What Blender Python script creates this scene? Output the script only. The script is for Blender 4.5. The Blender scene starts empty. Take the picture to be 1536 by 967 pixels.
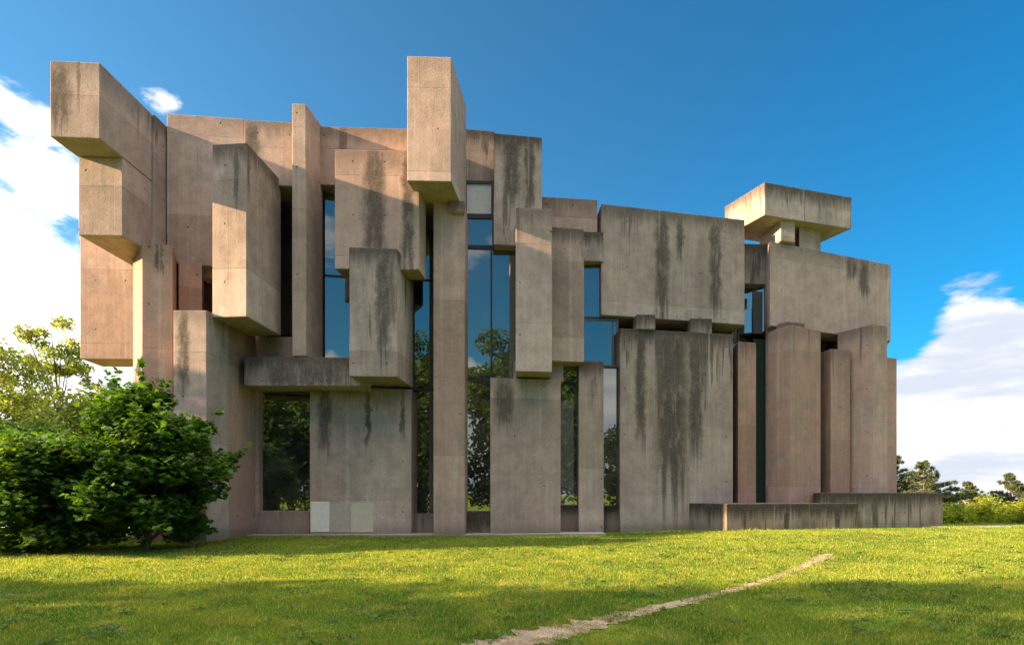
import bpy, bmesh, math, random
import numpy as np
from mathutils import Vector, Matrix, noise as mnoise
random.seed(7); rng = np.random.default_rng(11)
F, CX, HY, EYE = 850.0, 768.0, 742.0, 1.23
SC = bpy.context.scene
COL = SC.collection
SUN_AZ, SUN_EL = math.radians(12), math.radians(17)   # degrees in front of the facade plane, from the left

def PX(px, Y): return (px-CX)/F*Y
def PZ(py, Y): return EYE+(HY-py)/F*Y
def sstep(a, b, x):
    t = np.clip((x-a)/(b-a), 0, 1); return t*t*(3-2*t)
def gz(x, y):
    x = np.asarray(x, float); y = np.asarray(y, float)
    z = -.42+.40*sstep(0, 15.5, y)
    z = z+.14*sstep(3, 9, x)*sstep(11, 17, y)
    z = z-.055*np.maximum(y-21, 0)*sstep(20, 24, y)
    z = z-.09*np.clip(y-48, 0, 260)
    z = z+.03*np.sin(x*.55+1.3)*np.sin(y*.7+.4)*sstep(3, 6, y)*(1-sstep(14.5, 16.5, y))
    return z

# ------------------------------------------------------------------ node helpers
class N:
    def __init__(s, mat):
        mat.use_nodes = True; s.nt = mat.node_tree; s.nt.nodes.clear()
    def n(s, t, **k):
        nd = s.nt.nodes.new(t)
        for a, b in k.items(): setattr(nd, a, b)
        return nd
    def put(s, sock, v):
        if isinstance(v, bpy.types.NodeSocket): s.nt.links.new(v, sock)
        elif v is not None: sock.default_value = v
    def m(s, op, a, b=None, c=None, clamp=False):
        nd = s.n('ShaderNodeMath', operation=op, use_clamp=clamp)
        s.put(nd.inputs[0], a)
        if b is not None: s.put(nd.inputs[1], b)
        if c is not None: s.put(nd.inputs[2], c)
        return nd.outputs[0]
    def vm(s, op, a, b=None):
        nd = s.n('ShaderNodeVectorMath', operation=op); s.put(nd.inputs[0], a)
        if b is not None: s.put(nd.inputs[1], b)
        return nd.outputs['Value'] if op in ('DOT_PRODUCT', 'LENGTH', 'DISTANCE') else nd.outputs[0]
    def ss(s, x, a, b, lo=0., hi=1.):
        nd = s.n('ShaderNodeMapRange', interpolation_type='SMOOTHSTEP')
        s.put(nd.inputs[0], x); s.put(nd.inputs[1], a); s.put(nd.inputs[2], b); s.put(nd.inputs[3], lo); s.put(nd.inputs[4], hi)
        return nd.outputs[0]
    def noise(s, v, scale, detail=3, rough=.55, dist=0, dim='3D'):
        nd = s.n('ShaderNodeTexNoise', noise_dimensions=dim); s.put(nd.inputs['Vector'], v)
        nd.inputs['Scale'].default_value = scale; nd.inputs['Detail'].default_value = detail
        nd.inputs['Roughness'].default_value = rough; nd.inputs['Distortion'].default_value = dist
        return nd.outputs[0]
    def mix(s, f, a, b, mode='MIX'):
        nd = s.n('ShaderNodeMix', data_type='RGBA', blend_type=mode)
        s.put(nd.inputs[0], f)
        for i, v in ((6, a), (7, b)):
            if isinstance(v, tuple) and len(v) == 3: v = (*v, 1)
            s.put(nd.inputs[i], v)
        return nd.outputs[2]
    def xyz(s, x, y, z):
        nd = s.n('ShaderNodeCombineXYZ'); s.put(nd.inputs[0], x); s.put(nd.inputs[1], y); s.put(nd.inputs[2], z); return nd.outputs[0]
    def sep(s, v):
        nd = s.n('ShaderNodeSeparateXYZ'); s.put(nd.inputs[0], v); return nd.outputs
    def bsdf(s, col, rough=.8, spec=.3, bump=None, bd=.01, bs=.5, metal=0):
        p = s.n('ShaderNodeBsdfPrincipled')
        if isinstance(col, tuple) and len(col) == 3: col = (*col, 1)
        s.put(p.inputs['Base Color'], col); s.put(p.inputs['Roughness'], rough); p.inputs['Specular IOR Level'].default_value = spec
        p.inputs['Metallic'].default_value = metal
        if bump is not None:
            b = s.n('ShaderNodeBump'); b.inputs['Strength'].default_value = bs; b.inputs['Distance'].default_value = bd
            s.put(b.inputs['Height'], bump); s.nt.links.new(b.outputs[0], p.inputs['Normal'])
        return p.outputs[0]
    def out(s, sh):
        o = s.n('ShaderNodeOutputMaterial'); s.nt.links.new(sh, o.inputs['Surface'])

def newmat(name):
    m = bpy.data.materials.new(name); return m, N(m)

def concrete_mat():
    m, g = newmat('board_marked_concrete')
    tc = g.n('ShaderNodeTexCoord'); obj = g.n('ShaderNodeNewGeometry').outputs['Position']
    u, v, _ = g.sep(tc.outputs['UV'])
    oi = g.n('ShaderNodeObjectInfo')
    cs = g.n('ShaderNodeSeparateColor'); g.put(cs.inputs[0], oi.outputs['Color'])
    stain, pink, dark = cs.outputs[0], cs.outputs[1], cs.outputs[2]
    rnd = oi.outputs['Random']
    ru = g.m('ADD', u, g.m('MULTIPLY', rnd, 60))
    big = g.noise(obj, .55, 5, .6)
    med = g.noise(obj, 2.6, 6, .62)
    fine = g.noise(obj, 22, 5, .7)
    grit = g.noise(obj, 85, 3, .7)
    streakv = g.xyz(g.m('MULTIPLY', ru, 2.6), g.m('MULTIPLY', v, .16), rnd)
    st = g.noise(streakv, 1.0, 6, .62, .25)
    streak2 = g.xyz(g.m('MULTIPLY', ru, 9.), g.m('MULTIPLY', v, .35), 3.3)
    st2 = g.noise(streak2, 1.0, 5, .6, .1)
    base = g.mix(g.ss(big, .35, .68), (.410, .328, .280), (.325, .258, .220))
    base = g.mix(g.m('MULTIPLY', pink, g.ss(med, .25, .7, .45, 1.)), base, (.385, .218, .158))
    # paler weathered grey where pink is low
    base = g.mix(g.ss(g.noise(obj, 1.1, 4), .5, .75, 0, .45), base, (.38, .32, .275))
    base = g.mix(g.ss(st2, .55, .8, 0, .35), base, (.44, .39, .32))
    # run-off stains from the top edge
    L = g.m('MULTIPLY', g.m('MULTIPLY', g.ss(st, .46, .76), 6.0), stain)
    run = g.m('MULTIPLY', g.ss(g.m('SUBTRACT', L, v), -.3, 1.4), g.ss(med, .2, .55, .55, 1.))
    cap = g.m('MULTIPLY', g.ss(g.m('SUBTRACT', g.m('ADD', v, g.m('MULTIPLY', st2, -.9)), g.m('MULTIPLY', fine, .35)), -.55, .12, 1, 0), g.m('MULTIPLY', stain, 1.5, clamp=True))
    drip = g.m('MULTIPLY', g.ss(st2, .50, .68), g.ss(st, .42, .6))
    drip = g.m('MULTIPLY', g.m('MULTIPLY', drip, stain), g.ss(v, 0, 4.5, .8, 0))
    fac = g.m('MAXIMUM', g.m('MULTIPLY', run, .8), g.m('MULTIPLY', cap, .9))
    fac = g.m('MAXIMUM', fac, g.m('MULTIPLY', drip, .85))
    wob = g.m('MULTIPLY', g.m('SUBTRACT', g.noise(g.xyz(u, g.m('MULTIPLY', v, .9), 0.), 2.2, 5, .7), .5), .42)
    uw = g.m('ADD', u, wob)
    st3 = g.noise(g.xyz(g.m('MULTIPLY', u, 6.5), g.m('MULTIPLY', v, .05), 8.), 1., 4, .7)
    for k in ('streak_a', 'streak_b', 'streak_c'):
        at = g.n('ShaderNodeAttribute', attribute_type='OBJECT', attribute_name=k)
        su, sw, sl = g.sep(at.outputs['Vector'])
        d = g.m('DIVIDE', g.m('ABSOLUTE', g.m('SUBTRACT', uw, su)), g.m('ADD', sw, .001))
        sl = g.m('MULTIPLY', sl, g.m('ADD', g.m('MULTIPLY', st3, 1.3), .45))
        k1 = g.m('MULTIPLY', g.ss(d, .35, 1.35, 1, 0), g.ss(v, g.m('MULTIPLY', sl, .65), g.m('ADD', sl, .02), 1, 0))
        k1 = g.m('MULTIPLY', k1, g.m('GREATER_THAN', sl, .05))
        k1 = g.m('MULTIPLY', k1, g.ss(g.noise(g.xyz(g.m('MULTIPLY', u, 5.), g.m('MULTIPLY', v, 1.2), 0.), 1., 6, .7), .26, .50, .35, 1.))
        k1 = g.m('MULTIPLY', k1, g.ss(v, 0, .35, .8, 1.))
        fac = g.m('MAXIMUM', fac, g.m('MULTIPLY', k1, .86))
    wea = g.m('MULTIPLY', g.m('MULTIPLY', g.ss(g.noise(g.xyz(g.m('MULTIPLY', ru, .9), g.m('MULTIPLY', v, .22), 4.), 1., 6, .65), .44, .66), g.ss(v, .0, 5., 1., .25)), g.m('MULTIPLY', stain, .62))
    fac = g.m('MAXIMUM', fac, wea)
    speck = g.m('MULTIPLY', g.ss(g.noise(obj, 38, 4, .75), .52, .66), g.m('MULTIPLY', g.ss(med, .42, .62), .55))
    fac = g.m('MAXIMUM', fac, g.m('MULTIPLY', speck, g.m('ADD', g.m('MULTIPLY', stain, .6), .1)))
    fac = g.m('ADD', fac, g.m('MULTIPLY', dark, g.ss(med, .3, .7, .55, 1.)), clamp=True)
    col = g.mix(fac, base, g.mix(g.ss(fine, .35, .6), (.040, .033, .028), (.085, .070, .057)))
    col = g.mix(1., col, g.mix(fine, (.66, .66, .66), (1.36, 1.36, 1.36)), 'MULTIPLY')
    col = g.mix(1., col, g.mix(g.ss(med, .3, .7), (.86, .85, .84), (1.12, 1.12, 1.12)), 'MULTIPLY')
    col = g.mix(.8, col, g.mix(grit, (.82, .82, .82), (1.18, 1.18, 1.18)), 'MULTIPLY')
    col = g.mix(1., col, g.mix(g.ss(st2, .3, .7), (.94, .935, .93), (1.05, 1.05, 1.05)), 'MULTIPLY')
    pale = g.m('MULTIPLY', g.ss(g.noise(g.xyz(g.m('MULTIPLY', ru, 4.), g.m('MULTIPLY', v, .10), 17.), 1., 5, .55), .60, .68), g.ss(med, .3, .6, .3, 1.))
    col = g.mix(g.m('MULTIPLY', pale, .45), col, (.46, .42, .365))
    # pour lifts, formwork joints, tie holes
    vv = g.m('ADD', v, g.m('MULTIPLY', rnd, .7))
    fl = g.m('ABSOLUTE', g.m('SUBTRACT', g.m('FRACT', g.m('DIVIDE', vv, 2.35)), .5))
    seam = g.ss(fl, .0, .0045, 1, 0)
    lift = g.m('FLOOR', g.m('ADD', g.m('DIVIDE', vv, 2.35), .5))
    lt = g.noise(g.xyz(g.m('MULTIPLY', lift, 7.31), g.m('MULTIPLY', rnd, 31), 0.), 1., 0)
    col = g.mix(.9, col, g.mix(g.ss(lt, .3, .7), (.86, .845, .83), (1.11, 1.12, 1.13)), 'MULTIPLY')
    fv = g.m('ABSOLUTE', g.m('SUBTRACT', g.m('FRACT', g.m('DIVIDE', ru, 1.9)), .5))
    seam = g.m('MAXIMUM', seam, g.m('MULTIPLY', g.ss(fv, .0, .004, 1, 0), g.ss(big, .45, .55)))
    col = g.mix(g.m('MULTIPLY', seam, .38), col, (.10, .085, .07))
    hu = g.m('SUBTRACT', g.m('FRACT', g.m('DIVIDE', ru, .92)), .5); hv = g.m('SUBTRACT', g.m('FRACT', g.m('DIVIDE', vv, 1.55)), .5)
    hd = g.m('SQRT', g.m('ADD', g.m('POWER', g.m('MULTIPLY', hu, .92), 2.), g.m('POWER', g.m('MULTIPLY', hv, 1.55), 2.)))
    hole = g.m('MULTIPLY', g.ss(hd, .016, .034, 1, 0), g.ss(g.noise(g.xyz(g.m('FLOOR', g.m('DIVIDE', ru, .92)), g.m('FLOOR', g.m('DIVIDE', vv, 1.55)), 5.), 1.7, 0), .40, .42))
    col = g.mix(g.m('MULTIPLY', hole, .8), col, (.045, .04, .035))
    pz = g.sep(obj)[2]
    col = g.mix(g.m('MULTIPLY', g.ss(g.m('ADD', pz, g.m('MULTIPLY', med, -.7)), -.35, .12, 1, 0), .55), col, (.105, .088, .062))
    h = g.m('ADD', g.m('MULTIPLY', fine, .5), g.m('MULTIPLY', grit, .25))
    h = g.m('ADD', h, g.m('MULTIPLY', st2, .25)); h = g.m('SUBTRACT', h, g.m('MULTIPLY', hole, 1.6)); h = g.m('SUBTRACT', h, g.m('MULTIPLY', seam, .8))
    h = g.m('ADD', h, g.m('MULTIPLY', med, .8))
    g.out(g.bsdf(col, .9, .2, h, .02, .55)); return m

def leaf_mat(name, c1, c2, c3, trans=.45, scale=.8):
    m, g = newmat(name)
    pos = g.n('ShaderNodeNewGeometry').outputs['Position']
    at = g.n('ShaderNodeAttribute', attribute_name='tone')
    n1 = g.noise(pos, scale, 3)
    c = g.mix(g.ss(at.outputs['Fac'], 0, 1), c1, c2)
    c = g.mix(g.ss(n1, .5, .75, 0, .7), c, c3)
    d = g.bsdf(c, .55, .35)
    t = g.n('ShaderNodeBsdfTranslucent'); g.put(t.inputs[0], g.mix(1., c, (1.5, 1.45, .6), 'MULTIPLY'))
    mx = g.n('ShaderNodeMixShader'); mx.inputs[0].default_value = trans
    g.nt.links.new(d, mx.inputs[1]); g.nt.links.new(t.outputs[0], mx.inputs[2])
    g.out(mx.outputs[0]); return m

def simple(name, col, rough=.7, spec=.3, metal=0, bumpscale=None, vary=None):
    m, g = newmat(name)
    pos = g.n('ShaderNodeTexCoord').outputs['Object']
    c = (*col, 1)
    n = g.noise(pos, bumpscale or 8, 5, .65)
    v = vary if vary is not None else .25
    c = g.mix(1., c, g.mix(n, (1-v,)*3, (1+v,)*3), 'MULTIPLY')
    g.out(g.bsdf(c, rough, spec, n if bumpscale else None, .01, .4, metal)); return m

def glass_mat():
    m, g = newmat('window_glass')
    tr = g.n('ShaderNodeBsdfTransparent'); tr.inputs[0].default_value = (.26, .28, .25, 1)
    gl = g.n('ShaderNodeBsdfGlossy'); gl.inputs['Color'].default_value = (.74, .76, .70, 1); gl.inputs['Roughness'].default_value = .004
    pos = g.n('ShaderNodeNewGeometry').outputs['Position']
    b = g.n('ShaderNodeBump'); b.inputs['Strength'].default_value = .05; b.inputs['Distance'].default_value = .03
    g.put(b.inputs['Height'], g.noise(pos, .9, 1)); g.nt.links.new(b.outputs[0], gl.inputs['Normal'])
    fr = g.n('ShaderNodeFresnel'); fr.inputs['IOR'].default_value = 1.5
    f = g.m('ADD', g.m('MULTIPLY', fr.outputs[0], 1.2), .30, clamp=True)
    mx = g.n('ShaderNodeMixShader'); g.put(mx.inputs[0], f)
    g.nt.links.new(tr.outputs[0], mx.inputs[1]); g.nt.links.new(gl.outputs[0], mx.inputs[2])
    df = g.n('ShaderNodeBsdfDiffuse'); df.inputs[0].default_value = (.42, .40, .36, 1)
    m2 = g.n('ShaderNodeMixShader'); g.put(m2.inputs[0], g.ss(g.noise(pos, 1.3, 5, .6), .3, .8, .03, .13))
    g.nt.links.new(mx.outputs[0], m2.inputs[1]); g.nt.links.new(df.outputs[0], m2.inputs[2]); g.out(m2.outputs[0]); return m

def grass_mat(name, blades):
    m, g = newmat(name)
    pos = g.n('ShaderNodeNewGeometry').outputs['Position']
    n1 = g.noise(pos, .45, 4, .6); n2 = g.noise(pos, 2.4, 4, .6); n3 = g.noise(pos, 14, 3, .6)
    c = g.mix(g.ss(n1, .35, .65), (.085, .180, .014), (.190, .270, .024))
    c = g.mix(g.ss(n2, .45, .75, 0, .7), c, (.34, .32, .06))
    c = g.mix(g.ss(g.noise(pos, 1.1, 5, .65), .52, .66, 0, .55), c, (.055, .125, .012))
    c = g.mix(g.ss(n3, .55, .8, 0, .6), c, (.04, .085, .010) if blades else (.06, .05, .025))
    # worn, thin spots
    bare = g.m('MULTIPLY', g.ss(n2, .62, .72), g.ss(n1, .52, .6))
    c = g.mix(g.m('MULTIPLY', bare, .55 if not blades else .25), c, (.19, .145, .095))
    if blades:
        at = g.n('ShaderNodeAttribute', attribute_name='tone')
        c = g.mix(g.ss(at.outputs['Fac'], .62, 1., 0, .85), c, (.42, .38, .12))
        c = g.mix(1., c, g.mix(at.outputs['Fac'], (.8, .8, .8), (1.25, 1.25, 1.25)), 'MULTIPLY')
        d = g.bsdf(c, .6, .25)
        t = g.n('ShaderNodeBsdfTranslucent'); g.put(t.inputs[0], g.mix(1., c, (1.5, 1.4, .7), 'MULTIPLY'))
        mx = g.n('ShaderNodeMixShader'); mx.inputs[0].default_value = .45
        g.nt.links.new(d, mx.inputs[1]); g.nt.links.new(t.outputs[0], mx.inputs[2]); g.out(mx.outputs[0])
    else:
        g.out(g.bsdf(c, .9, .1, g.m('ADD', n3, g.noise(pos, 45, 3)), .05, 1.))
    return m

def dirt_mat():
    m, g = newmat('trodden_earth')
    pos = g.n('ShaderNodeNewGeometry').outputs['Position']
    n1 = g.noise(pos, 3, 5, .65); n2 = g.noise(pos, 30, 5, .75)
    vo = g.n('ShaderNodeTexVoronoi'); g.put(vo.inputs['Vector'], pos); vo.inputs['Scale'].default_value = 26
    c = g.mix(g.ss(n1, .3, .7), (.36, .25, .165), (.56, .44, .31))
    c = g.mix(g.ss(n2, .35, .7, 0, .7), c, (.20, .135, .08))
    c = g.mix(g.ss(vo.outputs['Distance'], .0, .35, .5, 0), c, (.50, .43, .34))
    g.out(g.bsdf(c, .95, .1, g.m('ADD', n2, vo.outputs['Distance']), .04, .9)); return m

CONC = concrete_mat()
GLASS = glass_mat()
FRAME = simple('dark_bronze_frame', (.035, .03, .028), .45, .4, .3)
GFRAME = simple('grey_metal_frame', (.13, .125, .12), .5, .4, .3)
WHITE = simple('white_blind', (.58, .57, .55), .8, .2)
PATCH = simple('pale_repair_plaster', (.66, .63, .58), .9, .2, 0, 9, .25)
PATCH2 = simple('beige_repair_plaster', (.48, .43, .34), .9, .2, 0, 9, .25)
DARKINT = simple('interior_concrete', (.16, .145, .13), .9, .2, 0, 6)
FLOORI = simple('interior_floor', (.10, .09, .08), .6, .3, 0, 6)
WOOD = simple('orange_wood', (.38, .13, .04), .5, .4, 0, 14)
BARK = simple('bark', (.12, .09, .065), .9, .2, 0, 18, .5)
PAVE = simple('paving_concrete', (.30, .27, .235), .9, .2, 0, 15, .3)
GRAVEL = simple('pale_path_gravel', (.34, .32, .29), .95, .1, 0, 40, .3)

def meta(o, label=None, cat=None, group=None, kind=None):
    if label: o['label'] = label
    if cat: o['category'] = cat
    if group: o['group'] = group
    if kind: o['kind'] = kind
    return o
def link(name, me, parent=None, mat=None):
    o = bpy.data.objects.new(name, me); COL.objects.link(o)
    if parent is not None: o.parent = parent
    if mat: me.materials.append(mat)
    return o
def empty(name, loc=(0, 0, 0), rz=0):
    o = bpy.data.objects.new(name, None); COL.objects.link(o); o.location = loc; o.rotation_euler = (0, 0, rz); o.empty_display_size = .3; return o

def prism_world(name, pts, zt, zb, parent, mat=None, bev=.022, col=(.3, .3, 0), streaks=(), A=None):
    bm = bmesh.new()
    c = Vector((sum(p[0] for p in pts)/len(pts), sum(p[1] for p in pts)/len(pts), zb))
    vb = [bm.verts.new((p[0]-c.x, p[1]-c.y, 0)) for p in pts]
    vt = [bm.verts.new((p[0]-c.x, p[1]-c.y, zt-zb)) for p in pts]
    n = len(pts)
    bm.faces.new(vb); bm.faces.new(vt[::-1])
    for i in range(n):
        j = (i+1) % n; bm.faces.new((vb[i], vb[j], vt[j], vt[i]))
    bmesh.ops.recalc_face_normals(bm, faces=bm.faces)
    if bev: bmesh.ops.bevel(bm, geom=list(bm.edges), offset=bev, segments=2, profile=.6, affect='EDGES')
    bm.normal_update()
    uvl = bm.loops.layers.uv.new('UVMap')
    d = Vector((pts[1][0]-pts[0][0], pts[1][1]-pts[0][1])).normalized(); nf = Vector((d.y, -d.x))
    A = Vector((pts[0][0]-c.x, pts[0][1]-c.y)); H = zt-zb
    for f in bm.faces:
        nn = f.normal
        if abs(nn.z) > .75:
            for l in f.loops: l[uvl].uv = (l.vert.co.x*1.7, (.35 if nn.z > 0 else 7.)+0*l.vert.co.y)
        else:
            h = Vector((nn.x, nn.y)).normalized(); t = Vector((-h.y, h.x)); off = 0 if h.dot(nf) > .96 else 33.3
            for l in f.loops:
                p = Vector((l.vert.co.x, l.vert.co.y)); l[uvl].uv = ((p-A).dot(t)+off, H-l.vert.co.z)
    me = bpy.data.meshes.new(name); bm.to_mesh(me); bm.free()
    o = link(name, me, parent, mat or CONC); o.location = c
    if parent is not None: o.location = c-parent.location
    o.color = (*col, 1)
    for k, s in zip(('streak_a', 'streak_b', 'streak_c'), streaks): o[k] = [float(q) for q in s]
    return o

CH = None
def prism(name, pts, yt, yb, ref=0, zt=None, zb=None, streaks=(), dz=0, parent='church', **k):
    w = [(PX(a, b), b) for a, b in pts]
    Yr = pts[ref][1]
    zt = PZ(yt, Yr) if zt is None else zt
    zb = (PZ(yb, Yr) if zb is None else zb)
    ss = []
    A = Vector(w[0]); d = (Vector(w[1])-A).normalized()
    for (px, hw, ln) in streaks:
        r = (px-CX)/F
        t = (r*A.y-A.x)/(d.x-r*d.y); Ys = A.y+t*d.y
        ss.append((t, hw/F*Ys, ln/F*Ys))
    return prism_world(name, w, zt, zb, CH if parent == 'church' else parent, streaks=ss, **k)

def block(name, xl, xr, yt, yb, Y, th, D, vp, **k):
    th = math.radians(th); A = Vector((PX(xl, Y), Y)); r = (xr-CX)/F
    d = Vector((math.cos(th), math.sin(th)))
    t = (r*A.y-A.x)/(d.x-r*d.y); B = A+d*t
    q = Vector(((vp-CX)/F, 1)).normalized()
    C, E = B+q*D, A+q*D
    topx = lambda p: (p.x/p.y*F+CX, p.y)
    return prism(name, [topx(A), topx(B), topx(C), topx(E)], yt, yb, **k)

# ------------------------------------------------------------------ church
CH = empty('church', (0, 17, 0))
meta(CH, 'brutalist church of stacked raw concrete blocks with tall glass slots, standing on the lawn', 'church')
G = -.35   # buried foot of everything that stands on the ground
# --- left end
block('concrete_block', 75, 150, 90.5, 205, 14.0, 4, 1.90, 805, col=(.38, .15, 0), streaks=[(85, 22, 110)])
block('concrete_block', 186, 232, 170, 290, 15.95, 3, 1.6, 805, zb=PZ(352.5, 14.83)+.01, zt=PZ(90.5, 14.0)-.004, col=(.55, .15, 0.1))
block('concrete_block', 117.5, 184, 235, 352.5, 14.83, 2, 3.2, 798, zt=PZ(205, 14.0)-.003, col=(.08, .2, 0))
block('concrete_block', 120, 240, 262, 538, 18.0, 2, 1.15, 700, col=(.15, .5, 0))
prism('column', [(213, 15.35), (259, 15.5), (268, 16.9), (199.5, 16.45)], 0, 0, zt=PZ(352.5, 14.83)+.02, zb=G, col=(.18, .75, 0), streaks=[(238, 7, 45)])
block('wall_slab', 250, 366, 170, 396, 16.45, 6.5, 1.2, 800, col=(.22, .35, 0))
block('wall_slab', 366, 440, 179.5, 276, 16.60, 5, 1.1, 800, col=(.45, .4, 0), streaks=[(378, 12, 85)])
prism('concrete_block', [(268, 16.3), (303, 16.5), (306, 17.3), (264.5, 17.1)], 390, 470, col=(.1, .8, 0))
block('wall_slab', 240, 272, 385, 800, 17.1, 3, .8, 800, zb=G, col=(.1, .6, .1))
block('wall_slab', 300, 400, 385, 417, 16.9, 3, .8, 800, col=(.1, .6, .1))
block('wall_slab', 300, 388, 468, 800, 17.2, 3, .6, 820, zb=G, col=(.1, .6, .1))
block('concrete_block', 260, 310, 465, 800, 14.85, 0, 1.0, 841, zb=G, col=(.35, 0, 0), streaks=[(275, 9, 130)])
block('concrete_block', 296, 342, 482, 800, 15.87, 0, 1.45, 841, zt=PZ(465, 14.85)-.01, zb=G, col=(.3, .85, 0))
block('concrete_block', 318.5, 370, 217, 476, 15.1, -5, 1.82, 850, col=(.62, .12, 0))
# --- fin, beam, lower wall
block('fin', 438, 459, 155, 533.5, 16.35, 4, 1.05, 880, col=(.25, .2, 0))
block('beam', 366, 540, 535, 578, 16.3, 1, .95, 850, col=(.8, .2, 0), streaks=[(420, 26, 48), (470, 30, 48), (500, 18, 48)])
block('wall_slab', 464.5, 617, 579, 800, 17.0, 9, .9, 800, zb=G, col=(.42, .12, .0), streaks=[(487, 11, 105), (552, 3.5, 95), (604, 3.5, 75)])
block('wall_slab', 480, 640, 189.5, 277, 17.25, 2.5, 1.2, 800, col=(.45, .55, 0))
block('concrete_block', 502, 629, 224, 403, 16.35, 2, .8, 850, col=(.35, .42, 0), streaks=[(562, 18, 190), (612, 10, 190)])
block('concrete_block', 523.5, 596, 370.5, 564, 16.0, 4.5, 1.7, 850, col=(.7, .08, .02), streaks=[(575, 13, 180)])
block('sill_panel', 386, 464, 766, 800, 17.25, 0, .4, 800, zb=G, col=(.2, .2, .12))
block('wall_slab', 386, 440, 505, 536, 17.15, 0, .5, 800, col=(.1, .25, .1))
# --- tall middle
block('concrete_block', 610.5, 677, 84, 271, 15.9, 2.0, 2.05, 875, col=(.16, .3, 0))
block('column', 650, 697, 296, 800, 17.1, 6, 1.3, 800, zt=PZ(271, 15.9)+.015, zb=G, col=(.15, .5, 0))
block('corbel', 674, 696, 299, 318, 17.0, 2, .3, 800, zt=PZ(271, 15.9)+.008, col=(.5, .1, .1))
block('wall_slab', 690, 742, 192.5, 275, 18.3, 8, 1.2, 800, col=(.85, .1, .1))
block('concrete_block', 740.5, 813, 199.5, 366.5, 17.7, 8.5, 1.3, 790, col=(.85, .05, .05), streaks=[(768, 16, 120), (794, 9, 130)])
block('concrete_block', 773.5, 828, 311, 556.5, 16.8, 6, 1.6, 785, col=(.4, .2, 0))
block('concrete_block', 827, 876, 340, 541, 17.6, 9, 1.0, 800, col=(.6, .3, .08))
block('wall_slab', 805, 896, 294.5, 350, 18.9, 6, 1.2, 760, col=(.4, .5, 0))
block('concrete_block', 868, 905, 347, 391, 19.0, 4, 1.0, 700, col=(.7, .1, .15))
block('wall_slab', 735.5, 841, 566, 800, 17.4, 9, .9, 780, zb=G, col=(.30, .18, 0), streaks=[(756, 17, 75)])
block('wall_slab', 770, 845, 541, 572, 17.9, 0, .7, 780, col=(.3, .25, .05))
block('column', 868, 905.5, 540, 795, 18.15, 10, 1.1, 800, zb=G, col=(.75, .12, .03))
block('sill_panel', 618, 650, 770, 798, 17.8, 0, .5, 800, zb=G, col=(.3, .2, .3))
block('sill_panel', 697, 736, 768, 798, 17.75, 0, .5, 800, zb=G, col=(.9, .1, .6))
block('sill_panel', 840, 870, 758, 790, 18.5, 0, .5, 800, zb=G, col=(.2, .1, .1))
block('sill_panel', 904, 930, 758, 790, 19.1, 0, .5, 800, zb=G, col=(.5, .1, .2))
# --- right block group
block('concrete_block', 902, 1117, 305.5, 472, 19.1, 12, 1.1, 740, col=(.55, .0, 0), streaks=[(993, 13, 175), (1073, 11, 165), (1020, 7, 75)])
prism('bearing_block', [(955, 18.95), (983, 19.0), (980, 19.6), (949, 19.5)], 471, 493, col=(.8, 0, .1))
prism('bearing_block', [(1036, 19.4), (1068, 19.45), (1064, 20.1), (1030, 20.0)], 477, 500, col=(.8, 0, .1))
prism('wall_slab', [(930, 18.9), (1099.5, 19.6), (1096, 20.3), (922, 19.7)], 492, 800, zb=G, col=(1., .05, .05), streaks=[(961, 9, 190), (1008, 30, 270), (1043, 12, 200)])
prism('column', [(1107, 20.0), (1134, 20.15), (1132, 20.7), (1101, 20.6)], 512, 760, zb=.5, col=(.4, .95, 0))
prism('column', [(1185, 19.45), (1231, 20.1), (1207, 21.3), (1152, 20.35)], 487, 760, zb=.5, col=(.28, .85, 0))
prism('column', [(1180, 19.9), (1207, 20.12), (1204, 21.0), (1148, 20.6)], 482, 760, zb=.5, col=(.5, .3, .1))
prism('column', [(1246, 20.4), (1275, 20.6), (1270, 21.5), (1230, 21.0)], 523, 760, zb=.6, col=(.35, .85, .05))
prism('column', [(1310, 20.1), (1331, 20.4), (1322, 21.8), (1256, 21.2)], 485.5, 760, zb=.6, col=(.4, .6, 0))
prism('column', [(1322, 21.2), (1345, 21.4), (1340, 22.3), (1318, 22.2)], 535, 760, zb=.6, col=(.2, .9, 0))
prism('concrete_block', [(1155, 20.1), (1336, 22.15), (1326, 23.3), (1141, 21.6)], 361.5, 488, col=(.25, .32, 0), streaks=[(1278, 12, 35), (1296, 12, 60)])
block('concrete_block', 1106, 1156, 365, 425, 20.75, 4, 1.0, 740, col=(.6, .05, .1))
prism('neck_block', [(1199, 20.62), (1231, 20.93), (1228, 22.2), (1190, 21.9)], 339, 376, zt=11.05, col=(.1, .15, 0))
prism('bearing_block', [(1171, 20.16), (1192.5, 20.27), (1180, 21.9), (1139, 21.5)], 331, 361.3, zt=11.05, col=(.05, .1, 0))
cp = [(PX(1147, 19.74), 19.74), (PX(1277.5, 20.77), 20.77), None, (PX(1087, 21.43), 21.43)]
cp[2] = (cp[1][0]+cp[3][0]-cp[0][0], cp[1][1]+cp[3][1]-cp[0][1])
prism_world('roof_cap', cp, PZ(273, 19.74), PZ(322.5, 19.74), CH, col=(.75, .05, 0))
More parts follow.
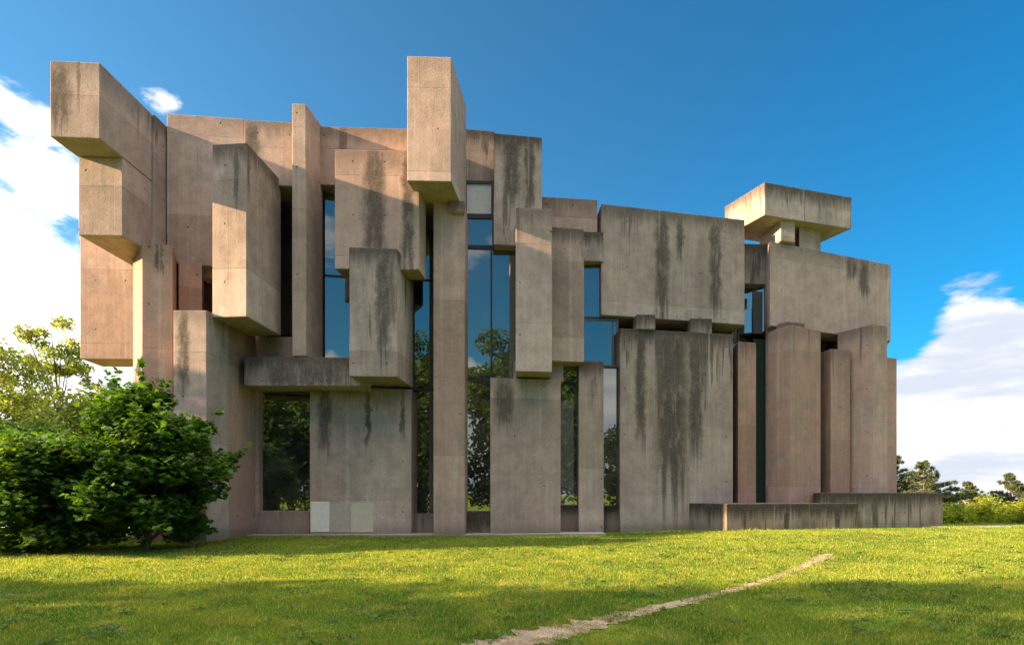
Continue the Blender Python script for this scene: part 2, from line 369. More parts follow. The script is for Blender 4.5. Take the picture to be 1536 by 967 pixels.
# repair patches
def patch(x0, x1, y0, y1, mat):
    def yy(px):
        rr_ = (px-CX)/F; s_ = math.tan(math.radians(9)); X0 = PX(464.5, 17.0); return (17.0-s_*X0)/(1-s_*rr_)-.010
    Y = yy(x0)
    Y1 = yy(x1)
    prism_world('repair_patch', [(PX(x0, Y), Y), (PX(x1, Y1), Y1), (PX(x1, Y1), Y1+.09), (PX(x0, Y), Y+.09)], PZ(y0, Y), PZ(y1, Y), CH, mat, bev=0)
patch(466, 494, 752, 797, PATCH); patch(526, 559.5, 754, 797.5, PATCH2); patch(495, 525, 755, 797.5, simple('dull_repair_plaster', (.37, .34, .29), .9, .2, 0, 7, .3))

# --- windows on the glazing line
def gpt(px, C):
    r = (px-CX)/F; Y = C/(1-.194*r); return Vector((r*Y, Y))
def box_between(bm, a, b, z0, z1, th, off=0.):
    d = (b-a).normalized(); n = Vector((d.y, -d.x))
    p = [a+n*(th/2+off), b+n*(th/2+off), b-n*(th/2-off), a-n*(th/2-off)]
    vs = [bm.verts.new((q.x, q.y, z)) for z in (z0, z1) for q in p]
    for f in ((0, 1, 2, 3), (7, 6, 5, 4), (0, 4, 5, 1), (1, 5, 6, 2), (2, 6, 7, 3), (3, 7, 4, 0)):
        bm.faces.new([vs[i] for i in f])
def finish(bm, name, parent, mat, loc):
    bmesh.ops.recalc_face_normals(bm, faces=bm.faces)
    me = bpy.data.meshes.new(name); bm.to_mesh(me); bm.free(); me.transform(Matrix.Translation(-Vector(loc)))
    o = link(name, me, parent, mat); o.location = Vector(loc)-(parent.location if parent.name.startswith('church') else Vector((0, 0, 0)))
    return o
def window(x0, x1, y0, y1, C=19.2, hb=(), vb=(), fw=.05, zt=None, zb=None, mat=None, pane=None, line=None):
    def gp_(px):
        if line is None: return gpt(px, C)
        A_ = Vector((PX(x0, line[0]), line[0])); B_ = Vector((PX(x1, line[1]), line[1])); dd = B_-A_; rr_ = (px-CX)/F
        return A_+dd*((rr_*A_.y-A_.x)/(dd.x-rr_*dd.y))
    a, b = gp_(x0), gp_(x1); d = (b-a).normalized()
    zt = PZ(y0, a.y) if zt is None else zt; zb = PZ(y1, a.y) if zb is None else zb
    bm = bmesh.new()
    box_between(bm, a, b, zt-fw, zt, .1); box_between(bm, a, b, zb, zb+fw, .1)
    box_between(bm, a, a+d*fw, zb+fw, zt-fw, .1); box_between(bm, b-d*fw, b, zb+fw, zt-fw, .1)
    for y in hb:
        z = PZ(y, a.y); box_between(bm, a+d*fw, b-d*fw, z-fw*.55, z+fw*.55, .09)
    for x in vb:
        q = gp_(x); box_between(bm, q-d*fw*.5, q+d*fw*.5, zb+fw, zt-fw, .096)
    loc = (a.x, a.y, zb)
    fr = finish(bm, 'window', CH, mat or FRAME, loc)
    bm = bmesh.new(); box_between(bm, a+d*.01, b-d*.01, zb+.01, zt-.01, .012)
    p = finish(bm, 'pane', CH, pane or GLASS, loc); p.parent = fr; p.location = (0, 0, 0)
    return fr
window(296, 322, 412, 470, 19.1)
window(400, 440, 272, 505, line=(17.6, 17.6), mat=FRAME)
window(456, 560, 272, 542, 18.85, hb=(411,), vb=(474.5, 478.5), mat=FRAME)
window(386, 470, 586, 768, 19.05, zb=None, vb=(), mat=GFRAME)
window(604, 652, 230, 771, 18.95, hb=(418, 583), vb=(621,))
window(696, 741, 272, 325.5, line=(18.22, 18.25), mat=FRAME, pane=WHITE, fw=.09)
window(696, 741, 325.5, 371, line=(18.22, 18.25), fw=.06)
window(696, 790, 371, 568, line=(18.05, 18.2), fw=.055, vb=(737,))
window(694, 740, 568, 769, line=(17.95, 18.0), fw=.06, mat=FRAME)
window(836, 874, 540, 760, line=(18.4, 18.4), fw=.07)
window(868, 908, 380, 478, line=(19.35, 19.35), fw=.05)
window(868, 927, 478, 549, line=(19.3, 19.4), fw=.05, vb=(919,), mat=GFRAME)
window(924, 1108, 468, 549, 19.6, fw=.05, vb=(985,), mat=GFRAME)
window(900, 932, 549, 760, line=(18.95, 19.1), fw=.06)
window(1108, 1154, 400, 503, line=(21.4, 21.0), fw=.05)
window(1095, 1160, 503, 762, 19.75, vb=(1135,), fw=.05)
window(1222, 1262, 480, 600, 19.8, vb=(1243,), hb=(512,), fw=.05)
# dark jamb panels beside the fin and slots
def jamb(x0, x1, y0, y1, C, th=.12, mat=None):
    a, b = gpt(x0, C), gpt(x1, C); bm = bmesh.new()
    box_between(bm, a, b, PZ(y1, a.y), PZ(y0, a.y), th); return finish(bm, 'jamb_panel', CH, mat or FRAME, (a.x, a.y, PZ(y1, a.y)))
jamb(1129, 1143, 437, 500, 18.6, .06)
jamb(1130, 1160, 508, 760, 18.9, .05, simple('dark_green_panel', (.022, .045, .032), .22, .5, 0, 3, .3))
jamb(614, 620, 420, 770, 18.6, .2)

# --- core: roofs, rear and side walls, floor (closes the building behind the blocks)
def core(name, x0, x1, y0, y1, z0, z1, mat=CONC, col=(.4, .2, 0)):
    return prism_world(name, [(x0, y0), (x1, y0), (x1, y1), (x0, y1)], z1, z0, CH, mat, bev=.02, col=col)
prism_world('roof', [(-9.9, 17.6), (0.9, 18.9), (0.9, 27), (-9.9, 27)], 11.4, 10.95, CH, col=(.5, .1, 0))
prism_world('roof', [(0.9, 19.2), (8.4, 20.6), (8.4, 27), (0.9, 27)], 9.6, 9.2, CH, col=(.5, .1, 0))
prism_world('roof', [(8.4, 21.2), (14.2, 22.3), (13.2, 27), (8.4, 27)], 8.6, 8.2, CH, col=(.5, .1, 0))
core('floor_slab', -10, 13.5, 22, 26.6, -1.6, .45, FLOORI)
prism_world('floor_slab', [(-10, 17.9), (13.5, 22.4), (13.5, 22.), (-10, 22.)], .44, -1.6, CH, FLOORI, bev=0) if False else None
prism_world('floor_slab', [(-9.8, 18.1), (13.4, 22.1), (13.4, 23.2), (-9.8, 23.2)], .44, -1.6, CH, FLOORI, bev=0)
core('side_wall', -10.4, -9.9, 17.9, 27, -2, 11.3)
prism_world('side_wall', [(13.4, 22.3), (13.9, 22.3), (13.7, 27), (13.2, 27)], 8.5, -2, CH, col=(.3, .3, 0))
core('rear_wall', -10, -5.6, 27, 27.6, -2, 11.3)
core('rear_wall', -4.6, 1.5, 27, 27.6, -2, 11.3)
core('rear_wall', -5.6, -4.6, 27, 27.5, 3.6, 11.3)
core('rear_wall', 3., 13.6, 27, 27.6, -2, 9.5)
core('rear_wall', 1.5, 3., 27, 27.5, 5.8, 9.5)
core('inner_wall', .95, 1.2, 19.4, 26.9, 9.62, 10.94)
# inner piers seen through the glass
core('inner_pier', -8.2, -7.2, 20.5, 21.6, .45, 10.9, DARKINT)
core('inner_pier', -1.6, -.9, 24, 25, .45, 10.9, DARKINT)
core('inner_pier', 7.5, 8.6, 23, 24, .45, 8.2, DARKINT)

# --- benches inside, low behind the glass
def bench(loc, L, label):
    b = empty('wooden_bench', loc, math.radians(8)); meta(b, label, 'bench', 'wooden benches inside the church')
    def bx(name, x0, x1, y0, y1, z0, z1):
        bm = bmesh.new(); bmesh.ops.create_cube(bm, size=1, matrix=Matrix.Translation(((x0+x1)/2, (y0+y1)/2, (z0+z1)/2)) @ Matrix.Diagonal((x1-x0, y1-y0, z1-z0, 1)))
        bmesh.ops.bevel(bm, geom=list(bm.edges), offset=.008, segments=1, affect='EDGES')
        me = bpy.data.meshes.new(name); bm.to_mesh(me); bm.free(); link(name, me, b, WOOD)
    bx('seat', 0, L, 0, .42, .40, .45); bx('backrest', 0, L, .40, .44, .47, .92)
    for x in (.05, L-.12):
        for y in (.03, .33): bx('leg', x, x+.07, y, y+.06, 0, .395)
bench((-8.0, 18.6, .45), 1.35, 'orange wooden bench low behind the large ground floor window on the left')
bench((-3.1, 19.4, .45), 2.6, 'dark orange wooden bench seen through the tall slot beside the slender column')

# ------------------------------------------------------------------ low terrace walls
def lowwall(pts, ytop, label, col, **k):
    w = [(PX(a, b), b) for a, b in pts]
    o = prism_world('low_wall', w, PZ(ytop, pts[0][1]), -.4, None, col=col, bev=.02, **k); meta(o, label, 'wall'); return o
lowwall([(1090, 17.9), (1287, 18.85), (1250, 20.9), (1040, 20.9), (1033, 19.35)], 755, 'lower dark concrete plinth wall with a sunlit corner, running along the foot of the tall slabs', (.85, .0, .25))
lowwall([(1231.5, 18.75), (1414, 19.75), (1350, 22.6), (1200, 22.6)], 738.5, 'higher streaked grey concrete plinth wall at the right end, carrying the rearmost columns', (1.0, .0, .12))

# ------------------------------------------------------------------ ground
def unproj(px, py):
    y = 10.
    for _ in range(60):
        z = float(gz((px-CX)/F*y, y)); y = .5*y+.5*max(2., (EYE-z)*F/(py-HY))
    return (px-CX)/F*y, y
def sym(vals): return sorted(set([-v for v in vals]+list(vals)))
xs = np.array(sym([i*.3 for i in range(0, 94)]+[30, 34, 40, 50, 65, 85, 120, 180, 300, 600, 1200, 4000]))
ys = np.array(sorted([-3000, -800, -300, -120, -60, -40, -30, -20, -15, -10, -6, -3]+[-1+i*.3 for i in range(0, 90)]+[27+i for i in range(0, 40, 2)]+[70, 85, 100, 130, 170, 220, 280, 350, 600, 1200, 2500, 5000]))
XX, YY = np.meshgrid(xs, ys); ZZ = gz(XX, YY)
nx, ny = len(xs), len(ys)
V = np.stack([XX.ravel(), YY.ravel(), ZZ.ravel()], 1)
idx = np.arange(nx*ny).reshape(ny, nx)
Fq = np.stack([idx[:-1, :-1].ravel(), idx[:-1, 1:].ravel(), idx[1:, 1:].ravel(), idx[1:, :-1].ravel()], 1)
me = bpy.data.meshes.new('ground'); me.from_pydata(V.tolist(), [], Fq.tolist()); me.polygons.foreach_set('use_smooth', [True]*len(Fq)); me.update()
meta(link('ground', me, None, grass_mat('lawn_soil', False)), kind='structure')

def ribbon(name, pts, widths, mat, lift, n=160, wob=.0, seed=0):
    pts = np.array(pts); t = np.linspace(0, len(pts)-1, n)
    cx = np.interp(t, range(len(pts)), pts[:, 0]); cy = np.interp(t, range(len(pts)), pts[:, 1]); w = np.interp(t, range(len(pts)), widths)
    for _ in range(4):
        cx[1:-1] = (cx[:-2]+2*cx[1:-1]+cx[2:])/4; cy[1:-1] = (cy[:-2]+2*cy[1:-1]+cy[2:])/4
    dx, dy = np.gradient(cx), np.gradient(cy); L = np.hypot(dx, dy); nxv, nyv = -dy/L, dx/L
    vs = []; fs = []; K = 6
    for i in range(n):
        l = w[i]*(1+wob*mnoise.noise((i*.35, seed, 0))+wob*.6*mnoise.noise((i*1.1, seed, 3))); r = w[i]*(1+wob*mnoise.noise((i*.33, seed+9, 0))+wob*.6*mnoise.noise((i*1.2, seed+5, 3)))
        for j in range(K+1):
            s = -l+(l+r)*j/K; x = cx[i]+nxv[i]*s; y = cy[i]+nyv[i]*s
            vs.append((x, y, float(gz(x, y))+lift))
    for i in range(n-1):
        for j in range(K):
            a = i*(K+1)+j; fs.append((a, a+1, a+K+2, a+K+1))
    me = bpy.data.meshes.new(name); me.from_pydata(vs, [], fs); me.polygons.foreach_set('use_smooth', [True]*len(fs)); me.update()
    return link(name, me, None, mat), cx, cy, w
pp = [(700, 985), (800, 956), (880, 938), (960, 918), (1040, 900), (1110, 883), (1165, 866), (1205, 850), (1226, 840), (1236, 834), (1250, 829)]
pw = [unproj(*p) for p in pp]; PWS = .72
pth, pcx, pcy, pcw = ribbon('path', pw, [.30, .26, .19, .13, .11, .10, .09, .10, .13, .16, .02], dirt_mat(), .012, wob=.9)
meta(pth, kind='structure')
gp, *_ = ribbon('path', [unproj(1405, 791), unproj(1440, 791), (24., 22.5), (34, 24.5), (50, 27)], [.5, .55, .6, .7, .8], GRAVEL, .02, n=60)
meta(gp, kind='structure')
# paving strip at the foot of the church
bm = bmesh.new()
a, b, c, d = (-9.6, 16.75), (2.95, 17.05), (2.95, 19), (-9.6, 18.6)
prism_world('pavement', [a, (PX(905, 17.95), 17.45), (PX(905, 17.95), 18.6), d], .045, -.3, None, PAVE, bev=.01)['kind'] = 'structure'

# ------------------------------------------------------------------ grass blades
def blades(n, ymin, ymax, seed):
    r = np.random.default_rng(seed)
    k = .55
    Y = (r.random(n)*(ymax**k-ymin**k)+ymin**k)**(1/k)
    X = (r.random(n)*2-1)*(Y*.98+.8)
    keep = np.ones(n, bool)
    # keep off the trodden path, the paving and the building
    for i in range(0, len(pcx), 2):
        dd = np.hypot(X-pcx[i], Y-pcy[i]); inside = dd < pcw[i]*(.62+.55*np.sin(X*5.1+Y*3.)*np.sin(Y*7.3-X*2.)+.3*np.sin(X*13+Y*17))
        keep &= ~(inside & (r.random(n) < .9-.6*np.clip(np.sin(X*2.3+Y*1.1)*np.sin(X*.9-Y*3.1), 0, 1)))
    yb = np.where(X < 2.6, 17.0, np.where(X < 6.1, 18.2, 17.85))
    yb = np.where(X > 14.4, 30, yb)
    keep &= Y < yb
    keep &= ~((X < -9.2) & (Y > 15.5) & (Y < 20))
    pn = np.sin(X*3.1+np.sin(Y*2.3)*1.5)*np.sin(Y*4.3+np.sin(X*1.9)*2)*np.sin(X*.7+Y*.9+2)
    keep &= ~((pn > .62) & (r.random(n) < .55))
    near = np.clip(1-(yb-Y)/.16, 0, 1)[keep]
    X, Y = X[keep], Y[keep]; n = len(X)
    cl = np.sin(X*2.1+np.sin(Y*1.7))*np.sin(Y*2.6+np.sin(X*1.3))
    h = (.020+.020*r.random(n))*(1+.35*cl)*(1+.02*Y)*(1+1.8*near*r.random(n))*np.where(r.random(n) > .985, 1.9, 1.)
    w = .0024*(1+Y*.14)*(.6+.8*r.random(n))
    az = r.random(n)*np.pi*2; lean = r.random(n)*.75; la = r.random(n)*np.pi*2
    Z = gz(X, Y)
    wx, wy = np.cos(az)*w, np.sin(az)*w
    lx, ly = np.cos(la)*lean*h, np.sin(la)*lean*h
    V = np.empty((n, 3, 3))
    V[:, 0] = np.stack([X-wx, Y-wy, Z], 1); V[:, 1] = np.stack([X+wx, Y+wy, Z], 1); V[:, 2] = np.stack([X+lx, Y+ly, Z+h], 1)
    me = bpy.data.meshes.new('grass'); me.vertices.add(n*3); me.vertices.foreach_set('co', V.ravel())
    me.loops.add(n*3); me.loops.foreach_set('vertex_index', np.arange(n*3, dtype=np.int32)); me.polygons.add(n)
    me.polygons.foreach_set('loop_start', np.arange(0, n*3, 3, dtype=np.int32))
    at = me.attributes.new('tone', 'FLOAT', 'POINT'); at.data.foreach_set('value', np.repeat(r.random(n), 3).astype(np.float32))
    me.update(); me.validate()
    o = link('grass', me, None, grass_mat('grass_blade', True)); meta(o, 'short mown grass covering the lawn in front of the church', 'grass', kind='stuff')
blades(1150000, 4.6, 26, 5)


# ------------------------------------------------------------------ trees and shrubs
def tube(bm_v, bm_f, pts, rad, seg=7):
    base = len(bm_v); prev = None
    for i, p in enumerate(pts):
        p = Vector(p); q = Vector(pts[min(i+1, len(pts)-1)])-Vector(pts[max(i-1, 0)])
        q.normalize(); s = q.orthogonal().normalized() if prev is None else (prev-q*prev.dot(q)).normalized(); prev = s; t = q.cross(s)
        for k in range(seg):
            a = k/seg*math.tau; bm_v.append(tuple(p+(s*math.cos(a)+t*math.sin(a))*rad[i]))
    for i in range(len(pts)-1):
        for k in range(seg):
            k2 = (k+1) % seg; a = base+i*seg; bm_f.append((a+k, a+k2, a+seg+k2, a+seg+k))
LEAF_MAPLE = np.array([(0, -.5), (.18, -.42), (.5, -.2), (.30, -.02), (.55, .22), (.22, .2), (0, .62), (-.22, .2), (-.55, .22), (-.30, -.02), (-.5, -.2), (-.18, -.42)])
LEAF_OVAL = np.array([(0, -.55), (.24, -.1), (.16, .3), (0, .6), (-.16, .3), (-.24, -.1)])
NEEDLE = np.array([(-.10, -.5), (.10, -.5), (.0, .6)])
def leaves_mesh(name, cen, size, shape, seed, flat=.5, updir=None, droop=0.):
    r = np.random.default_rng(seed); n = len(cen); k = len(shape)
    nrm = r.normal(size=(n, 3)); nrm[:, 2] = np.abs(nrm[:, 2])+flat; nrm /= np.linalg.norm(nrm, axis=1)[:, None]
    a = r.normal(size=(n, 3)); 
    if updir is not None: a = updir+.35*a
    a -= (a*nrm).sum(1)[:, None]*nrm; a /= np.linalg.norm(a, axis=1)[:, None]; b = np.cross(nrm, a)
    s = size*(.65+.7*r.random(n))
    V = cen[:, None, :]+s[:, None, None]*(shape[None, :, 0:1]*b[:, None, :]+shape[None, :, 1:2]*a[:, None, :])
    V -= (nrm*s[:, None])[:, None, :]*(np.abs(shape[:, 0])*.35)[None, :, None]
    me = bpy.data.meshes.new(name); me.vertices.add(n*k); me.vertices.foreach_set('co', V.ravel())
    me.loops.add(n*k); me.loops.foreach_set('vertex_index', np.arange(n*k, dtype=np.int32)); me.polygons.add(n)
    me.polygons.foreach_set('loop_start', np.arange(0, n*k, k, dtype=np.int32))
    at = me.attributes.new('tone', 'FLOAT', 'POINT'); at.data.foreach_set('value', np.repeat(r.random(n), k).astype(np.float32))
    me.update(); me.validate(); return me
MAPLE = leaf_mat('maple_leaf', (.036, .095, .012), (.075, .165, .018), (.15, .24, .025), .42, 1.2)
LIGHT = leaf_mat('sunny_leaf', (.13, .19, .045), (.21, .25, .07), (.32, .31, .13), .6)
MIDG = leaf_mat('mid_leaf', (.035, .075, .012), (.07, .12, .02), (.10, .14, .025), .4)
PINE = leaf_mat('pine_needle', (.040, .062, .022), (.075, .095, .032), (.12, .12, .045), .2)
HEDGE = leaf_mat('hedge_leaf', (.14, .21, .015), (.26, .29, .02), (.34, .30, .03), .45)

def broadleaf(name, label, cat, x, y, h, cw, cb=.25, nl=9000, ls=.16, shape=LEAF_OVAL, mat=MIDG, seed=1, group=None, tr=.14, nclump=60, cs=.22, part='crown', depth=None, fill=.55, z=None, lean=0., shoots=0):
    vs2, fs2 = [], []
    rr = random.Random(seed); r = np.random.default_rng(seed)
    z = float(gz(x, y)) if z is None else z
    T = empty(name, (x, y, z)); meta(T, label, cat, group)
    depth = depth or cw
    vs, fs = [], []
    clumps = []
    zc = h*(cb+(1-cb)/2); hz = h*(1-cb)/2
    for i in range(nclump):
        d = Vector((rr.gauss(0, 1), rr.gauss(0, 1), rr.gauss(0, 1))).normalized()*(rr.random()**(1-fill) if fill < 1 else 1)
        zz = zc+d.z*hz; tap = 1-.35*max(0, d.z)
        clumps.append((Vector((d.x*cw/2*tap+lean*zz, d.y*depth/2*tap, zz)), cs*cw*(.5+.7*rr.random())))
    th = h*(cb+.45*(1-cb))
    tp = [(0, 0, -.15), (.02*h*rr.uniform(-1, 1), .02*h*rr.uniform(-1, 1), th*.4), (.03*h*rr.uniform(-1, 1)+lean*th, .03*h*rr.uniform(-1, 1), th), (lean*h*.9, 0, h*.93)]
    tube(vs, fs, tp, [tr, tr*.75, tr*.45, tr*.08], 9)
    for c, rad in clumps[:26]:
        s = Vector(tp[1]).lerp(Vector(tp[2]), rr.random()); s = s if cb > .12 else Vector((0, 0, .05)).lerp(s, rr.random()*.5)
        md = s.lerp(c, .5)+Vector((0, 0, .06*h))*rr.random()
        tube(vs, fs, [s, md, c], [tr*.3, tr*.18, tr*.04], 5)
    me = bpy.data.meshes.new('trunk'); me.from_pydata(vs, [], fs); me.polygons.foreach_set('use_smooth', [True]*len(fs)); link('trunk', me, T, BARK)
    cc = np.array([c[0] for c in clumps]); cr = np.array([c[1] for c in clumps])
    pick = r.choice(len(clumps), nl, p=cr**2/np.sum(cr**2))
    dirs = r.normal(size=(nl, 3)); dirs /= np.linalg.norm(dirs, axis=1)[:, None]
    rad = cr[pick]*(r.random(nl)**.45); P = cc[pick]+dirs*rad[:, None]*np.array([1, 1, .72])
    if shoots:
        Q = []
        for i in range(shoots):
            c, rd = clumps[rr.randrange(len(clumps))]; o_ = Vector((c.x, c.y, (c.z-zc)*.8)).normalized(); dv = (o_+Vector((rr.uniform(-.3, .3), rr.uniform(-.3, .3), rr.uniform(.4, 1.3)))).normalized()
            s0 = c+o_*rd*.7; ln = rr.uniform(.25, .6)
            tube(vs2, fs2, [s0-dv*.2, s0+dv*ln], [.008, .003], 4)
            for k in range(16): Q.append(s0+dv*ln*(k/15)+Vector((rr.gauss(0, .06), rr.gauss(0, .06), rr.gauss(0, .04))))
        P = np.concatenate([P, np.array(Q)])
    P = P[P[:, 2] > .08]
    me = leaves_mesh(part, P, ls, shape, seed+3, 1.3 if shape is LEAF_MAPLE else .5); link(part, me, T, mat)
    return T

def pine(label, px, Y, ytop, seed, wid, z=None):
    x = PX(px, Y); z0 = float(gz(x, Y)); h = PZ(ytop, Y)-z0
    rr = random.Random(seed); T = empty('pine_tree', (x, Y, z0)); meta(T, label, 'pine tree', 'pines beyond the hedge')
    vs, fs = [], []; tube(vs, fs, [(0, 0, -.2), (.1, 0, h*.5), (0, 0, h)], [.17, .11, .02], 7)
    pts = []; ups = []
    L = 11
    for i in range(L):
        t = .22+.78*i/(L-1)
        nb = rr.randint(5, 7)
        for b in range(nb):
            a = rr.random()*math.tau; ln = wid*(1.02-t)**1.0*rr.uniform(.6, 1.25)+.12
            s = Vector((0, 0, h*t)); e = s+Vector((math.cos(a)*ln, math.sin(a)*ln, ln*rr.uniform(.12, .45)))
            md = s.lerp(e, .5)-Vector((0, 0, .06*ln)); tube(vs, fs, [s, md, e], [.05, .035, .012], 4)
            nc = max(3, int(ln*5))
            for c in range(nc):
                q = s.lerp(e, .35+.65*c/max(1, nc-1))+Vector((rr.gauss(0, .12), rr.gauss(0, .12), .05+rr.gauss(0, .06)))
                for _ in range(60):
                    dv = Vector((rr.gauss(0, 1), rr.gauss(0, 1), rr.gauss(0, .8)+.6)).normalized()
                    pts.append(q+dv*rr.uniform(.03, .19)); ups.append(dv)
    me = bpy.data.meshes.new('trunk'); me.from_pydata(vs, [], fs); link('trunk', me, T, BARK)
    me = leaves_mesh('crown', np.array(pts), .24, NEEDLE, seed, 0., np.array(ups)); link('crown', me, T, PINE)

# low broad-leaved weeds in the lawn
def weeds():
    r = np.random.default_rng(91); P = []
    for i in range(420):
        Y = r.uniform(5.2, 16); X = r.uniform(-1, 1)*Y*.95
        if X < -9 and Y > 14: continue
        k = r.integers(7, 22); rr_ = r.uniform(.04, .14)
        x = X+r.normal(size=k)*rr_; y = Y+r.normal(size=k)*rr_
        P.append(np.stack([x, y, gz(x, y)+r.uniform(.02, .055, k)], 1))
    P = np.concatenate(P)
    meta(link('weeds', leaves_mesh('weeds', P, .055, LEAF_OVAL, 92, 1.6), None, leaf_mat('weed_leaf', (.04, .10, .015), (.08, .15, .03), (.12, .17, .05), .3)), 'small broad leaved weeds scattered through the lawn', 'weeds', kind='stuff')
weeds()
# shrubs at the left end of the church
broadleaf('maple_shrub', 'large dark green maple shrub with lobed leaves growing against the left end of the church', 'shrub', PX(222, 13.2), 13.2, 3.75, 3.5, .02, 26000, .125, LEAF_MAPLE, MAPLE, 21, None, .07, 100, .145, 'foliage', 2.7, .66, shoots=75)
broadleaf('shrub', 'dense dark shrub at the left edge of the photo, beside the big maple shrub', 'shrub', PX(40, 12.6), 12.6, 2.75, 3.6, .0, 22000, .12, LEAF_MAPLE, MAPLE, 22, None, .06, 85, .165, 'foliage', 2.6, .66, shoots=60)
broadleaf('shrub', 'yellow green sunlit shrub rising behind the big maple shrub', 'shrub', PX(110, 16.2), 16.2, 4.1, 4.4, .0, 12000, .15, LEAF_OVAL, LIGHT, 23, None, .06, 60, .16, 'foliage', 3., .62)
broadleaf('young_tree', 'slender light green tree with open airy crown behind the shrubs on the left', 'tree', PX(75, 24), 24, 9.4, 3.6, .22, 7500, .15, LEAF_OVAL, LIGHT, 31, None, .1, 60, .11, 'crown', None, .7)
broadleaf('broadleaf_tree', 'fuller green tree cut off by the left edge of the photo', 'tree', PX(-40, 21), 21, 7.6, 5.2, .2, 11000, .17, LEAF_OVAL, LIGHT, 32, None, .16, 60, .15, 'crown', None, .6)
broadleaf('young_tree', 'small pale tree half hidden under the hanging concrete block on the left', 'tree', PX(172, 25), 25, 6.9, 3.6, .15, 6500, .17, LEAF_OVAL, LIGHT, 33, None, .1, 40, .13, 'crown', None, .6)

# trees outside the frame to the left: they shade the lawn and the foot of the church
def big(lab, x, y, h, cw, cb, seed, nl=9000, mat=MIDG, cs=.17, fill=.6):
    broadleaf('broadleaf_tree', lab, 'tree', x, y, h, cw, cb, nl, .34, LEAF_OVAL, mat, seed, 'trees around the lawn', .25, 60, cs, 'crown', None, fill)
big('tall leafy tree left of the church, nearest the facade line', -27, 11.4, 10.0, 6.5, .05, 41, 12000)
big('tall leafy tree left of the lawn, standing before the one nearest the facade', -33, 8.0, 8.2, 3.6, .2, 42, 5000)
big('broad leafy tree left of the foreground lawn', -26, .8, 11.5, 6.6, .05, 43, 12000)
big('broad leafy tree left of the camera', -22, -3.8, 11.5, 6.0, .05, 44, 9000)
big('thin leafy tree left of the middle of the lawn', -26, 4.6, 6.6, 3.2, .1, 45, 2000)
def bigr(lab, x, y, h, cw, cb, seed, nl=9000):
    broadleaf('broadleaf_tree', lab, 'tree', x, y, h, cw*1.1, 0, int(nl*1.4), .42, LEAF_OVAL, MIDG, seed, 'trees around the lawn', .25, 90, .2, 'crown', None, .5)
# trees behind the camera: they stand in the windows' reflections
bigr('tall tree behind the camera reflected in the tall slot windows', 3.2, -9, 14.6, 8.0, .0, 51, 17000)
bigr('tree behind the camera to the right reflected in the wide window', 11.5, -12, 12.0, 8.0, .0, 52, 12000)
bigr('tree behind the camera to the left reflected in the ground floor window', -6.5, -12, 11.0, 10.0, .0, 53, 15000)
bigr('tree far behind the camera on the right reflected in the narrow windows', 24, -8, 9.0, 8.0, .0, 54, 9000)

pine('wide irregular pine rising just behind the end of the right plinth wall', 1385, 50, 697, 61, 4.6)
pine('dark pine partly hidden by the rightmost column of the church', 1342, 46, 688, 62, 2.9)
pine('small dark pine between the wide pine and the right edge', 1452, 58, 727, 63, 3.4)
pine('taller pine at the right edge of the photo above the hedge', 1515, 52, 714, 64, 3.6)
# hedge
def hedge():
    r = np.random.default_rng(70)
    P = []
    for i in range(70):
        px = 1370+i*6.5+r.uniform(-5, 5); Y = r.uniform(33, 38); bump_ = 5*math.sin(px*.09)+4*math.sin(px*.23+1); x = PX(px, Y); z = float(gz(x, Y))
        top = PZ(np.interp(px, [1400, 1440, 1475, 1500, 1536, 1800], [764, 760, 751, 757, 748, 745])+r.uniform(-3, 5)-bump_, Y)
        hh = max(.4, top-z)
        for k in range(9):
            c = np.array([x+r.normal()*.4, Y-36+r.normal()*.3, z+hh*r.random()**.7*.92]); rad = r.uniform(.25, .55)
            d = r.normal(size=(75, 3)); d /= np.linalg.norm(d, axis=1)[:, None]; P.append(c+d*rad*(r.random((75, 1))**.4))
    P = np.concatenate(P)
    T = link('hedge', leaves_mesh('hedge', P, .16, LEAF_OVAL, 71), None, HEDGE); T.location = (0, 36, 0); meta(T, 'sunlit yellow green hedge along the far side of the path at the right', 'hedge')
hedge()

# ------------------------------------------------------------------ sky, sun, camera
W = bpy.data.worlds.new('World'); SC.world = W; W.use_nodes = True
g = N(W)
sky = g.n('ShaderNodeTexSky', sky_type='NISHITA'); sky.sun_disc = False; sky.sun_elevation = SUN_EL; sky.sun_rotation = math.radians(256)
sky.air_density = 1.0; sky.dust_density = .3; sky.ozone_density = 3.0; sky.altitude = 300
D = g.vm('NORMALIZE', g.n('ShaderNodeTexCoord').outputs['Generated']); dx, dy, dz = g.sep(D)
skyc = g.mix(1., sky.outputs[0], g.mix(g.ss(dx, -.6, .75), (.32, .585, .61), (.04, .33, .43)), 'MULTIPLY')
pl = g.m('ADD', g.m('MAXIMUM', dz, 0.), .10)
cv = g.xyz(g.m('DIVIDE', dx, pl), g.m('DIVIDE', dy, pl), 0.)
nz = g.noise(cv, 1.3, 8, .58, .3)
n3 = g.noise(g.xyz(g.m('MULTIPLY', dx, 1.), dy, g.m('MULTIPLY', dz, 2.3)), 7.5, 9, .6, .15)
def blob(px, py, r0, r1, back=False):
    v = Vector(((px-CX)/F, 1, (HY-py)/F)).normalized() if not back else Vector((math.sin(math.radians(px)), -math.cos(math.radians(px)), math.tan(math.radians(py)))).normalized()
    return g.ss(g.vm('DISTANCE', D, tuple(v)), r0, r1, 1, 0)
bias = g.ss(dz, .13, .28, .50, -.36)                      # bank of cloud low all round
bias = g.m('ADD', bias, g.m('MULTIPLY', blob(-60, 340, .10, .38), .70))
bias = g.m('ADD', bias, g.m('MULTIPLY', blob(1560, 680, .05, .24), .12))
bias = g.m('ADD', bias, g.m('MULTIPLY', blob(250, 148, .0, .065), .54))
bias = g.m('ADD', bias, g.m('MULTIPLY', blob(1475, 445, .01, .13), .70))
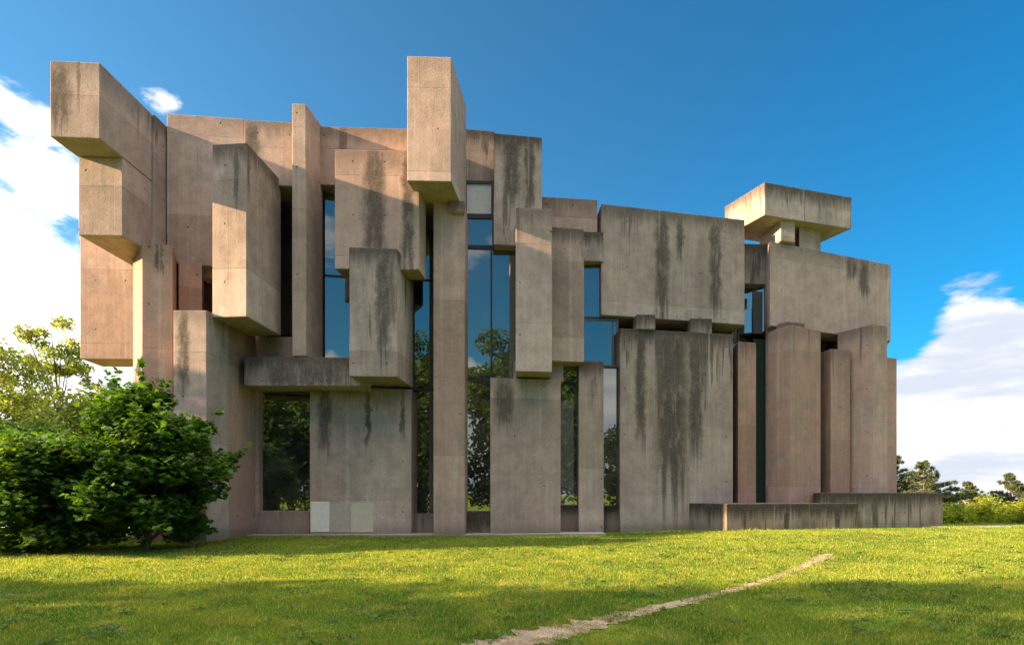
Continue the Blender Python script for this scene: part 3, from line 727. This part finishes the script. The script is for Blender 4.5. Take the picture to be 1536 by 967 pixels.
for az, el, r_ in ((22, 17.5, .10), (4, 23, .13), (12, 17.5, .10), (3, 12, .1), (33, 10, .14)): bias = g.m('ADD', bias, g.m('MULTIPLY', blob(az, el, .0, r_, True), .62))
bias = g.m('ADD', bias, g.m('MULTIPLY', g.m('MULTIPLY', g.ss(dz, .60, .74), g.ss(dy, .5, .1)), .9))  # unseen cloud cover overhead and behind, added to lift the ambient light
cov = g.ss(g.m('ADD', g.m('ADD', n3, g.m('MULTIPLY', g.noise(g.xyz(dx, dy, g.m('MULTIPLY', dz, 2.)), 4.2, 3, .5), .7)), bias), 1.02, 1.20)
shade = g.ss(g.noise(g.xyz(g.m('MULTIPLY', dx, 1.), dy, g.m('MULTIPLY', dz, 6.)), 3.6, 7, .62), .40, .62)
cc = g.mix(shade, (2.75, 2.65, 2.6), (1.75, 1.9, 2.15))
cc = g.mix(g.ss(dz, .6, .8), cc, (8.6, 7.9, 7.3))  # the added overhead cloud is made extra bright and warm as fill light
# brighter clouds towards the sun side
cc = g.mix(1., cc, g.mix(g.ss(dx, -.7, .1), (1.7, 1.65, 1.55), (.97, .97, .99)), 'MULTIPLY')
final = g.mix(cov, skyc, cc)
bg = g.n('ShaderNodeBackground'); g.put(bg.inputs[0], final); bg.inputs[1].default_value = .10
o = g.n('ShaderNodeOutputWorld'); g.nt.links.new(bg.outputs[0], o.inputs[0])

sl = bpy.data.lights.new('sun', 'SUN'); sl.energy = 5.0; sl.angle = math.radians(.6); sl.color = (1., .70, .40)
so = bpy.data.objects.new('sun', sl); COL.objects.link(so); so.location = (-30, -10, 30)
sd = Vector((math.cos(SUN_AZ)*math.cos(SUN_EL), math.sin(SUN_AZ)*math.cos(SUN_EL), -math.sin(SUN_EL)))
so.rotation_euler = sd.to_track_quat('-Z', 'Y').to_euler()

cam = bpy.data.cameras.new('camera'); co = bpy.data.objects.new('camera', cam); COL.objects.link(co)
cam.sensor_width = 36; cam.lens = F/1536*36; cam.shift_y = (HY-483.5)/1536; cam.clip_end = 8000; cam.clip_start = .1
co.location = (0, 0, EYE); co.rotation_euler = (math.radians(90), 0, 0); SC.camera = co
SC.render.engine = 'CYCLES'
vs_ = SC.view_settings; vs_.view_transform = 'Standard'; vs_.look = 'None'; vs_.gamma = 1; vs_.exposure = 2.18
SC.cycles.max_bounces = 8; SC.cycles.transparent_max_bounces = 16
